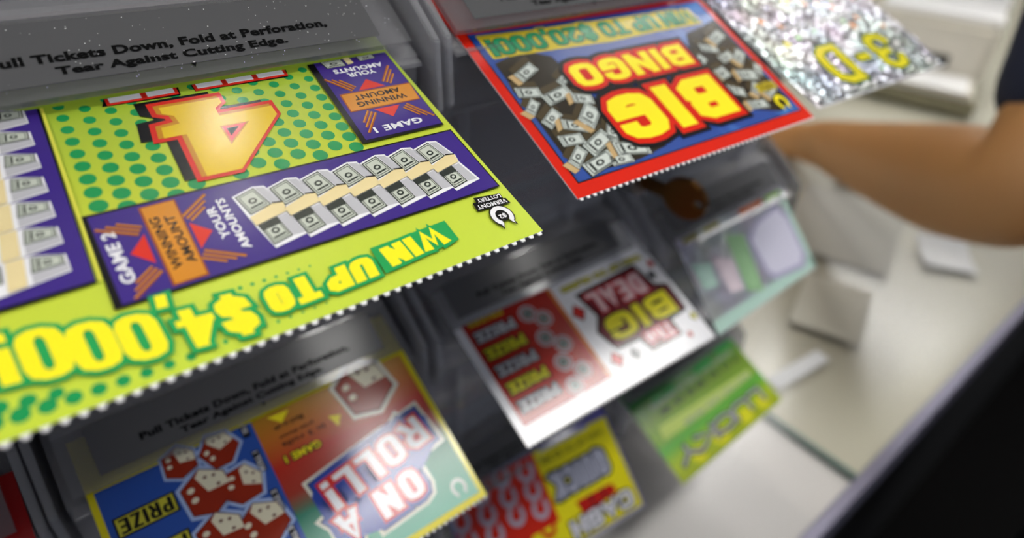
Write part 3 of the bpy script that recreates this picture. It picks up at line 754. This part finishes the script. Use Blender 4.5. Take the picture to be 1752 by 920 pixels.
for k, t0 in enumerate((1.0, 12.2, 25.4, 37.4)):
    b = Art().rect(56.6, t0 - 3.4, 58.8, t0 + 3.6, KK, 3) if t0 > 4 else Art().rect(56.6, 0, 58.8, t0 + 3.0, KK, 3)
    b.text('ROLL %d' % k, 57.7, t0 + .1, 6.2 if t0 > 4 else 3.0, 1.5, [(0, WH)], 4, rot=-90)
    D.put('roll_tag', b)
a = Art()
for txt, cx, cy, ln, h, rot in (('ROLL!', 26.4, 29.6, 37.5, 9.6, 9), ('ON A', 31.6, 42.4, 29, 9.0, 4)):
    display(a, txt, cx, cy, ln, h, 2.5, [(3.7, LGLOW), (2.7, KK), (2.3, BLUE), (.95, RIM), (0, WH)], 3, rot, gap=.75)
a.poly([(46, 25), (30, 22), (9, 19), (5, 24), (6, 33), (16, 40), (18, 46), (34, 49), (48, 46), (49, 30)], BLUE, 5)
D.put('title_lettering', a)
a = Art().poly([(50.5, 1.0), (43.5, 1.4), (47, 4.4)], YEL, 3).poly([(33.6, 9.2), (29.8, 10.4), (32.0, 13.8)], YEL, 3)
a.text('Match to win', 45.2, 5.4, 9.5, 1.7, [(0, KK)], 3).text('prize shown', 44.0, 8.6, 11, 1.7, [(0, KK)], 3).text('in 2 rolls', 42.8, 11.4, 14, 1.7, [(0, KK)], 3)
a.text('GAME 1', 45.2, 15.8, 11.6, 2.4, [(.35, KK), (0, YEL)], 3, bold=.03)
D.put('game_lettering', a)
a = Art(); horseshoe(a, 7.2, 50.2, 2.2, 1.1, ink((214, 220, 214)), 3, rot=math.pi); D.put('horseshoe_logo', a)

# ---------------------------------------------------------------- E: The BIG DEAL
Et = mk('scratch_ticket', (.2274, .0005, TZ[1]), (-.9995, .0301, 0), (-.0278, -.922, -.3862), .105, .0513,
        'white scratch ticket with a red PRIZE panel and yellow The BIG DEAL lettering')
Et.paper(WH)
ERED = ink((172, 34, 24)); EGOLD = ink((206, 120, 40))
a = Art().rect(57.6, -.0, 101.6, 44.5, ERED, 1).rect(57.6, 0, 59.4, 44.5, EGOLD, 2)
pp = Et.put('red_panel', a)
for k in range(6):
    t0 = 7.2 + 7.7 * k
    if t0 > 44: break
    b = display(Art(), 'PRIZE', 90.0, t0, 18.5, 4.6, 1.6, [(.6, KK), (0, GREY if k % 2 == 0 else ink((206, 200, 40)))], 3)
    Et.put('prize_lettering', b, pp)
for cx, cy in ((73.5, 6.5), (68.5, 11.0), (73.0, 18.5), (67.6, 24.0), (72.6, 30.5), (67.0, 36.6), (74.2, 40.5)):
    b = Art().ell(cx, cy, 4.2, 3.9, GREY, 3, 10).ell(cx, cy, 3.3, 3.0, ERED, 4, 10).ell(cx, cy, 2.7, 2.5, ink((150, 158, 158)), 5, 8).ell(cx, cy, 1.2, 1.2, BILLD, 6, 5)
    Et.put('chip_print', b, pp)
b = Art().text('PRIZES', 91, 1.3, 16, 1.9, [(0, ink((206, 200, 40)))], 3, bold=.03); Et.put('small_lettering', b, pp)
a = Art()
MARO = ink((120, 40, 50)); PINK = ink((232, 206, 212))
a.poly([(49, 7.5), (30, 6.6), (12, 5.6), (9, 18), (2.5, 20.5), (2.8, 35), (14, 36), (14, 43.5), (33.5, 44), (35, 37), (48, 36.4), (51, 26), (46, 20)], KK, 2)
a.poly([(47.5, 9), (30, 8), (13.6, 7.0), (10.6, 19.4), (4.2, 21.6), (4.4, 34), (15.4, 34.6), (15.4, 42.2), (32.4, 42.7), (34, 35.6), (46.8, 35), (49.4, 26.4), (44.4, 20.6)], MARO, 3)
display(a, 'DEAL', 29.5, 14.6, 31, 10.0, 2.7, [(.7, RIM), (0, PINK)], 4, gap=.5)
display(a, 'BIG', 26.4, 28.0, 38.5, 11.4, 4.2, [(.8, KK), (0, ink((212, 204, 36)))], 4, gap=.5)
display(a, 'The', 24.2, 39.0, 15.8, 6.2, 1.7, [(.6, RIM), (0, PINK)], 6, gap=.5)
Et.put('title_lettering', a)
a = Art().text('WIN UP TO $2,000!', 29.2, 3.3, 48, 3.0, [(.35, ink((120, 112, 40))), (0, ink((206, 200, 44)))], 5, bold=.04); Et.put('small_lettering', a)
a = Art()
for cx, cy, rr, mt in ((52.6, 15.2, 3.6, RIM), (50.8, 39.6, 3.4, RIM), (41.4, 41.2, 2.6, GRY2), (3.2, 8.8, 2.2, RIM), (7.0, 14.0, 2.4, KK), (2.6, 39.0, 2.2, ink((196, 190, 50))), (11.0, 45.2, 1.6, RIM)):
    a.poly([(cx - rr, cy), (cx, cy - rr * 1.2), (cx + rr, cy), (cx, cy + rr * 1.2)], KK, 2).poly([(cx - rr * .8, cy), (cx, cy - rr), (cx + rr * .8, cy), (cx, cy + rr)], mt, 5)
Et.put('diamond_print', a)['kind'] = 'stuff'

# ---------------------------------------------------------------- F: pale holographic, curled
F = mk('scratch_ticket', (.3373, -.0035, TZ[1]), (-.9996, -.0282, 0), (.02, -.711, -.7029), .0943, .0473,
       'pale pearly holographic scratch ticket with a rounded white window, beside the BIG DEAL ticket')
HOLO2 = holo('pearl_holographic_foil', (222, 226, 236), 500, .30, .30)
F.paper(HOLO2)
PEARL = ink((222, 220, 238)); LILAC = ink((176, 172, 200)); MINT = ink((190, 222, 208)); PNK = ink((228, 212, 220)); LGR = ink((158, 198, 150)); OR2 = ink((214, 108, 40))
a = Art().rect(0, 41, 94.3, 47.3, MINT, 1).rect(0, 0, 4, 47.3, MINT, 1).poly([(46, 12), (60, 8), (62, 38), (50, 42)], LGR, 2).poly([(62, 20), (76, 14), (74, 34), (64, 36)], PNK, 2).poly([(78, 16), (92, 12), (90, 26), (80, 28)], MINT, 2)
F.put('pastel_print', a)
a = Art().poly([(10, 6), (34, 9), (45, 15), (43, 36), (38, 41), (10, 44), (4, 38), (4, 14)], LILAC, 3).poly([(12, 9), (33, 11.5), (42, 17), (40, 35), (36, 38.4), (12, 41), (7, 36), (7, 16)], PEARL, 4)
F.put('window_print', a)
a = Art().rect(20, 0, 42, 3.0, OR2, 3).rect(2, 0, 17, 3.4, ink((146, 200, 70)), 3).rect(60, 0, 74, 2.0, ink((170, 160, 60)), 3).rect(78, 0, 90, 2.4, ink((150, 140, 60)), 3)
F.put('top_lettering_band', a)

# ---------------------------------------------------------------- G: red and yellow horseshoes
G = mk('scratch_ticket', (.2227, -.0019, TZ[2]), (-.9952, .0984, 0), (-.0759, -.7677, -.6363), .104, .0516,
       'red and yellow scratch ticket with grey horseshoes and a lettered yellow panel')
GBL = ink((86, 84, 160)); G.paper(GBL)
GYEL = ink((214, 204, 20)); GRED = ink((186, 34, 16)); GSIL = ink((158, 160, 178))
G.put('red_panel', Art().rect(50.2, 0, 103, 36, GRED, 1).rect(50.2, 36, 103, 50.6, GYEL, 1))
for row in range(4):
    for c_ in range(4):
        b = Art(); horseshoe(b, 57.6 + 13.6 * c_ + (0 if row % 2 == 0 else .2), 6.6 + 9.8 * row - (2.8 if c_ % 2 else 0), 3.7, 2.3, GSIL if row < 3 else GRED, 3, rot=R(-14))
        G.put('horseshoe_print', b)
G.put('yellow_panel', Art().rect(1.0, 0, 50.2, 50.6, GYEL, 1).rect(14, 0, 46, 1.6, GSIL, 2).text('WIN UP TO $5,000', 27, 6.0, 42, 3.6, [(0, ink((60, 62, 20)))], 2, bold=.03))
a = display(Art(), 'QUICK', 29.0, 20.5, 37, 14, 3.4, [(1.4, KK), (0, GSIL)], 3)
a.poly([(38, 32), (14, 32.6), (12, 38), (36, 40.6)], ink((170, 26, 18)), 7).bar(29, 32, 28, 40, 1, KK, 8).bar(21, 32, 20, 39, 1, KK, 8)
display(a, 'CASH', 25.5, 44.0, 41, 9.0, 3.0, [(1.0, KK), (0, ink((206, 206, 214)))], 9)
G.put('title_lettering', a)

# ---------------------------------------------------------------- H: green ticket
Hh = mk('scratch_ticket', (.3381, -.0034, TZ[2]), (-.9998, -.0187, 0), (.017, -.9091, -.4161), .1018, .0497,
        'green scratch ticket with yellow band and dark lettering just above the counter')
HG = ramp_mat('ink_green_gradient', [(0, (30, 120, 52)), (.28, (104, 136, 34)), (.5, (120, 158, 48)), (.62, (84, 168, 60)), (.8, (168, 190, 44)), (1, (150, 164, 30))], 1, 0, .0497)
Hh.paper(HG)
DK = ink((44, 50, 36)); HY = ink((214, 214, 40)); HGR = ink((150, 158, 150)); HGB = ink((34, 142, 60))
a = Art()
for s0, t0, ln in ((12, 2.5, 18), (36, 4.8, 22), (74, 5.0, 26)): a.rect(s0 - ln / 2 * .8, t0 - 1.8, s0 + ln / 2 * .8, t0 + 2.2, HGB, 2)
a.text('SCRATCH THE NUMBERS', 48, 7.8, 80, 2.4, [(0, HGR)], 2, bold=.03); a.text('7 11 21 33 8 15 40', 46, 13.0, 78, 4.0, [(0, DK)], 2, bold=.05)
Hh.put('number_lettering', a)
a = Art().poly([(92, 18.5), (7, 23), (7, 27), (50, 28), (94, 26)], ink((186, 206, 110)), 2).text('PLAY FOR CASH PRIZES', 42, 25.4, 66, 3.0, [(0, HGR)], 3, bold=.03)
Hh.put('light_band', a)
a = Art()
for s0, ln in ((80, 12), (58, 16), (33, 14), (14, 12)): a.ell(s0, 43.0, ln / 2, 4.4, HY, 2)
display(a, 'LUCKY', 52, 38.6, 84, 9.0, 2.2, [(.9, DK), (0, ink((170, 170, 176)))], 3)
Hh.put('title_lettering', a)

# ---------------------------------------------------------------- I: dark red ticket of the next column
It = mk('scratch_ticket', (-.0122, .0030, TZ[1]), (-1, 0, 0), (0, -.90, -.436), .1016, .055,
        'dark red scratch ticket with yellow Scratch lettering, beside the ON A ROLL ticket')
It.paper(ink((176, 28, 30)))
a = Art().rect(2.0, 9.5, 100, 53, ink((200, 128, 108)), 1)
for k in range(12): a.ell(10 + 16 * (k % 6), 20 + 20 * (k // 6), 6, 6, ink((150, 40, 34)), 2).ell(10 + 16 * (k % 6), 20 + 20 * (k // 6), 4.4, 4.4, ink((222, 180, 60)), 3)
a.text("Scratch n' Win", 26, 4.2, 44, 5.0, [(.4, KK), (0, ink((206, 190, 30)))], 2, bold=.03)
It.put('title_lettering', a)

# folded strips inside the bins: fan-fold packs
def pack(tk, col, tier, cA, cB):
    x = COLX[col]; z = TZ[tier]; mw = tk.root.matrix_world.inverted()
    for k in range(9):
        z0 = z - .016 + k * .0062; sh = .0016 * math.sin(k * 2.1); mt = cA if k % 2 == 0 else cB
        bm = bmesh.new(); bm_box(bm, x - .0495, x + .0495, .034 + sh, .108 + sh, z0, z0 + .0058)
        bmesh.ops.transform(bm, matrix=mw, verts=bm.verts)
        bm_obj('folded_ticket_layer', bm, mt, tk.root)
bpy.context.view_layer.update()
DKG = principled('folded_dark_green', (28, 58, 30), rough=.5); DKR = principled('folded_dark_red', (92, 22, 24), rough=.5); FW = principled('folded_grey', (96, 98, 100), rough=.6); FB = principled('folded_blue', (40, 52, 92), rough=.5)
for tk, c_, t_, ca, cb in ((A, 0, 0, DKG, DKR), (B, 1, 0, DKR, FB), (Ct, 2, 0, FW, FW), (D, 0, 1, FB, DKG), (Et, 1, 1, DKR, FW), (F, 2, 1, FW, DKG), (G, 1, 2, DKR, FW), (Hh, 2, 2, DKG, FW), (It, -1, 1, DKR, DKR)):
    pack(tk, c_, t_, ca, cb)

# ================================================================== LOCK AND KEY
bn = BINOBJ[(1, 1)]
bx, bz = COLX[1], TZ[1]
LX, LZ = .2155, -.0715
bm = bmesh.new(); tube_mesh(bm, [(LX - bx, .0262, LZ - bz), (LX - bx, -.0035 - BINY[(1, 1)] + .0030, LZ - bz)], .0065, 18)
bm_obj('lock_cylinder', bm, M_STEEL, bn, smooth=False)
M_BRASS = principled('dull_brass', (112, 78, 40), rough=0.32, metal=1.0)
ky = tag(empty('key', (LX, EY + .0030, LZ)), 'small round-headed brass key standing in the bin lock under the BIG BINGO ticket', 'key')
bm = bmesh.new(); bm_box(bm, -.0011, .0011, -.012, 0.0, -.0032, .0032)
bm_obj('blade', bm, M_BRASS, ky, .0003)
bm = bmesh.new(); n = 28; ro, ri = .0098, .0022; cy = -.0200; hc = (-.0262, .0)
pl = []
for sx in (-.0011, .0011):
    o_ = [bm.verts.new((sx, cy + ro * math.cos(6.2832 * k / n), ro * math.sin(6.2832 * k / n))) for k in range(n)]
    i_ = [bm.verts.new((sx, hc[0] + ri * math.cos(6.2832 * k / n), hc[1] + ri * math.sin(6.2832 * k / n))) for k in range(n)]
    pl.append((o_, i_))
for k in range(n):
    j = (k + 1) % n
    bm.faces.new((pl[0][0][k], pl[0][0][j], pl[1][0][j], pl[1][0][k])); bm.faces.new((pl[0][1][j], pl[0][1][k], pl[1][1][k], pl[1][1][j]))
    bm.faces.new((pl[0][0][j], pl[0][0][k], pl[0][1][k], pl[0][1][j])); bm.faces.new((pl[1][0][k], pl[1][0][j], pl[1][1][j], pl[1][1][k]))
bow = bm_obj('bow', bm, M_BRASS, ky)
ky.rotation_euler = (0, R(-14), R(10))

# ================================================================== THINGS ON THE COUNTER
M_SLIP = principled('white_slip_paper', (226, 228, 230), rough=.6)
M_SLIP2 = principled('grey_slip_paper', (184, 183, 174), rough=.6)
def slip(name, x, y, lx, ly, rz, label, mat=M_SLIP, curl=.004, z=0.0):
    nx = 8; vs = []; fs = []
    for i in range(nx + 1):
        u = i / nx
        zz = .0006 + curl * (u - .3) ** 2 * 2
        for s_ in (-.5, .5): vs.append(((u - .5) * lx, s_ * ly, zz))
    for i in range(nx): fs.append((2 * i, 2 * i + 2, 2 * i + 3, 2 * i + 1))
    o = mesh_obj(name, vs, fs, mat)
    md = o.modifiers.new('thickness', 'SOLIDIFY'); md.thickness = .0003
    o.location = (x, y, Z_COUNTER + z); o.rotation_euler = (0, 0, R(rz))
    tag(o, label, 'paper')
slip('paper_or_glare_slip', .86, .115, .10, .085, 24, 'white paper slip lying under the brown forearm near the wrist', curl=.012)
slip('receipt', .735, -.020, .055, .05, 35, 'small white receipt near the counter edge below the forearm', curl=.008)
slip('paper_or_glare_slip', .447, -.018, .066, .013, -6, 'narrow white strip imitating a light reflection in the counter glass beside the green ticket', curl=.001)  # white sheet added as a streak of light reflected in the counter glass
slip('receipt', .55, .008, .09, .06, 20, 'pale sheet imitating a soft light reflection on the cream counter past the dispenser', principled('pale_glare', (212, 210, 196), rough=.5), curl=.001)  # no real receipt: pale sheet painted as a ceiling light reflection on the glass
slip('paper_or_glare_slip', .70, .075, .16, .11, 18, 'grey crumpled paper sheet lying on the counter beyond the dispenser', M_SLIP2, curl=.003)

# ---------------------------------------------------------------- cream lottery terminal
M_BEIGE = principled('cream_plastic', (206, 202, 190), rough=.45)
M_BEIGE2 = principled('white_plastic', (236, 236, 236), rough=.35)
M_BASE_SHADE = principled('shaded_base_plastic', (120, 116, 92), rough=.6)  # darker olive tone paints the shade on the front of the terminal base
M_SCREEN = principled('grey_blue_screen', (104, 120, 134), rough=.2)
tm = tag(empty('ticket_terminal', (1.30, .262, Z_COUNTER), R(-73)), 'cream ticket terminal with paper tray, slot and grey-blue screen on the counter', 'terminal')
# local: -y faces the camera side, x across
box('base', -.105, .105, -.13, .16, 0, .022, M_BASE_SHADE, tm, .004)
box('tray', -.095, .095, -.125, -.02, .022, .034, M_BEIGE, tm, .003)
box('printed_sheet', -.07, .085, -.128, -.03, .0345, .0352, M_BEIGE2, tm)
box('body', -.1, .1, -.02, .15, .022, .115, M_BEIGE, tm, .008)
box('slot', -.055, .045, -.0215, -.0195, .044, .062, M_DARK, tm)
box('top_cover', -.085, .1, .0, .13, .115, .124, M_BEIGE2, tm, .003)
box('screen_housing', -.1, .1, .10, .15, .115, .26, M_BEIGE2, tm, .008)
box('screen', -.075, .085, .0985, .1005, .145, .245, M_SCREEN, tm)
po = tag(empty('cream_post', (1.52, .46, Z_COUNTER)), 'cream upright post with a round foot standing behind the terminal', 'post')
bm = bmesh.new(); tube_mesh(bm, [(0, 0, .012), (0, 0, .42)], .022, 18); bm_obj('pole', bm, M_BEIGE, po, smooth=True)
bm = bmesh.new(); tube_mesh(bm, [(0, 0, 0), (0, 0, .013)], .05, 24); bm_obj('foot', bm, M_BEIGE2, po)
bm = bmesh.new(); tube_mesh(bm, [(0, 0, .42), (0, 0, .43)], .03, 18); bm_obj('cap', bm, M_BEIGE2, po)

# ================================================================== PERSON
M_SKIN = principled('brown_skin', (190, 138, 86), rough=.5)
nt = M_SKIN.node_tree; M_SKIN.node_tree.nodes['Principled BSDF'].inputs['Subsurface Weight'].default_value = .05
add_bump(M_SKIN, 300, .1, .0005)
M_NAVY = principled('navy_cloth', (26, 32, 54), rough=.85)
M_TROU = principled('charcoal_cloth', (36, 40, 44), rough=.9)
M_HAIR = principled('black_hair', (16, 13, 12), rough=.6)
def skin_obj(name, joints, edges, mat, parent, root=0, sub=2):
    me = bpy.data.meshes.new(name); me.from_pydata([j[0] for j in joints], edges, [])
    o = link(name, me, parent); me.materials.append(mat)
    md = o.modifiers.new('skin', 'SKIN'); md.use_smooth_shade = True
    sv = me.skin_vertices[0].data
    for i, j in enumerate(joints):
        rr = j[1]; sv[i].radius = rr if isinstance(rr, tuple) else (rr, rr)
        sv[i].use_root = (i == root)
    s = o.modifiers.new('sub', 'SUBSURF'); s.levels = sub; s.render_levels = sub
    return o
ps = tag(empty('person', (.86, -.30, Z_FLOOR)), 'person in a navy shirt leaning a bare brown forearm on the counter', 'person')
off = Vector((.86, -.30, Z_FLOOR))
def L(x, y, z): return tuple(Vector((x, y, z)) - off)
sh = (.660, -.022, .120); el = (.535, -.088, -.138); wr = (.752, .158, -.243)
kn = (.800, .206, -.262)
jo = [(L(.86, -.32, -.33), (.115, .075)), (L(.86, -.25, -.12), (.10, .065)), (L(.84, -.12, .07), (.10, .065)), (L(.835, -.06, .17), (.055, .05)), (L(.835, -.03, .235), .055), (L(.835, .01, .30), (.072, .085)), (L(.835, .02, .39), (.075, .09)), (L(.835, .01, .45), .05),
      (L(.735, -.055, .135), .048), (L(*sh), .048), (L(.605, -.064, -.010), .044), (L(*el), .050), (L(.60, -.014, -.172), .047), (L(.68, .078, -.210), .036), (L(*wr), (.028, .022)), (L(.776, .182, -.258), (.036, .016)), (L(*kn), (.040, .014)),
      (L(.945, -.07, .135), .048), (L(1.04, -.08, .10), .046), (L(1.12, -.16, -.13), .042), (L(1.05, -.06, -.24), .034), (L(1.0, .0, -.270), (.03, .022)), (L(.985, .05, -.280), (.038, .014)),
      (L(.77, -.33, -.40), .070), (L(.76, -.31, -.80), .058), (L(.76, -.33, -1.17), .042), (L(.75, -.24, -1.222), (.042, .026)),
      (L(.95, -.33, -.40), .070), (L(.97, -.31, -.80), .058), (L(.97, -.33, -1.17), .042), (L(.98, -.24, -1.222), (.042, .026))]
ed = [(0, 1), (1, 2), (2, 3), (3, 4), (4, 5), (5, 6), (6, 7), (2, 8), (8, 9), (9, 10), (10, 11), (11, 12), (12, 13), (13, 14), (14, 15), (15, 16),
      (2, 17), (17, 18), (18, 19), (19, 20), (20, 21), (21, 22), (0, 23), (23, 24), (24, 25), (25, 26), (0, 27), (27, 28), (28, 29), (29, 30)]
# fingers and thumb grow from the palm ends
def fingers(base, fw_, side, idx_palm, idx_th, lens=(.040, .046, .043, .034)):
    fwv = Vector(fw_).normalized(); sd = Vector(side).normalized()
    for k, ln in enumerate(lens):
        p0 = Vector(base) + sd * (-.027 + .018 * k) + fwv * .012; i0 = len(jo)
        jo.append((L(*p0), .0092)); jo.append((L(*(p0 + fwv * ln * .55 + Vector((0, 0, .006)))), .0085)); jo.append((L(*(p0 + fwv * ln + Vector((0, 0, -.004)))), .0080)); jo.append((L(*(p0 + fwv * ln * 1.35 + Vector((0, 0, -.014)))), .0070))
        ed.extend([(idx_palm, i0), (i0, i0 + 1), (i0 + 1, i0 + 2), (i0 + 2, i0 + 3)])
    t0 = Vector(base) - fwv * .03 + sd * -.036; i0 = len(jo)
    jo.append((L(*t0), .012)); jo.append((L(*(t0 + fwv * .026 + sd * -.014)), .0100)); jo.append((L(*(t0 + fwv * .050 + sd * -.016 + Vector((0, 0, -.006)))), .0085))
    ed.extend([(idx_th, i0), (i0, i0 + 1), (i0 + 1, i0 + 2)])
fingers(kn, (.66, .66, -.20), (.70, -.70, 0), 16, 15)
fingers((.985, .05, -.280), (-.2, .98, 0), (-.98, -.2, 0), 22, 21)
body = skin_obj('body', jo, ed, M_SKIN, ps)
# shirt: short sleeves, trousers, shoes, hair, face
cl = [(L(.86, -.33, -.42), (.185, .14)), (L(.86, -.25, -.12), (.170, .125)), (L(.84, -.12, .07), (.180, .125)), (L(.836, -.065, .165), (.090, .085)), (L(.735, -.055, .135), .082), (L(*sh), .068), (L(.615, -.060, .010), .060), (L(.572, -.076, -.070), .056), (L(.553, -.083, -.106), .056),
      (L(.945, -.07, .135), .082), (L(1.04, -.08, .10), .072), (L(1.085, -.122, -.03), .066), (L(1.10, -.140, -.07), .062)]
skin_obj('shirt', cl, [(0, 1), (1, 2), (2, 3), (2, 4), (4, 5), (5, 6), (6, 7), (7, 8), (2, 9), (9, 10), (10, 11), (11, 12)], M_NAVY, ps)
tr_ = [(L(.86, -.32, -.34), (.165, .122)), (L(.86, -.32, -.42), (.165, .12)), (L(.77, -.33, -.47), .105), (L(.76, -.30, -.80), .075), (L(.76, -.33, -1.19), .062), (L(.95, -.33, -.47), .105), (L(.97, -.30, -.80), .075), (L(.97, -.33, -1.19), .062)]
skin_obj('trousers', tr_, [(0, 1), (1, 2), (2, 3), (3, 4), (1, 5), (5, 6), (6, 7)], M_TROU, ps)
for xx in (.755, .975):
    skin_obj('shoe', [(L(xx, -.37, -1.213), (.040, .036)), (L(xx, -.30, -1.212), (.046, .034)), (L(xx, -.19, -1.222), (.046, .026))], [(0, 1), (1, 2)], M_DARK, ps)
skin_obj('hair', [(L(.835, -.010, .33), (.082, .082)), (L(.835, -.005, .41), (.088, .09)), (L(.835, .01, .445), (.07, .07))], [(0, 1), (1, 2)], M_HAIR, ps)
for sx in (-.030, .030):
    bm = bmesh.new(); bmesh.ops.create_uvsphere(bm, u_segments=10, v_segments=8, radius=.011); bmesh.ops.translate(bm, verts=bm.verts, vec=L(.835 + sx, .098, .362)); bm_obj('eye', bm, M_BEIGE2, ps, smooth=True)
skin_obj('nose', [(L(.835, .102, .360), .009), (L(.835, .116, .332), .013)], [(0, 1)], M_SKIN, ps, sub=1)
skin_obj('mouth', [(L(.815, .096, .300), .006), (L(.835, .101, .298), .008), (L(.855, .096, .300), .006)], [(0, 1), (1, 2)], principled('lip', (120, 66, 56), rough=.5), ps, sub=1)
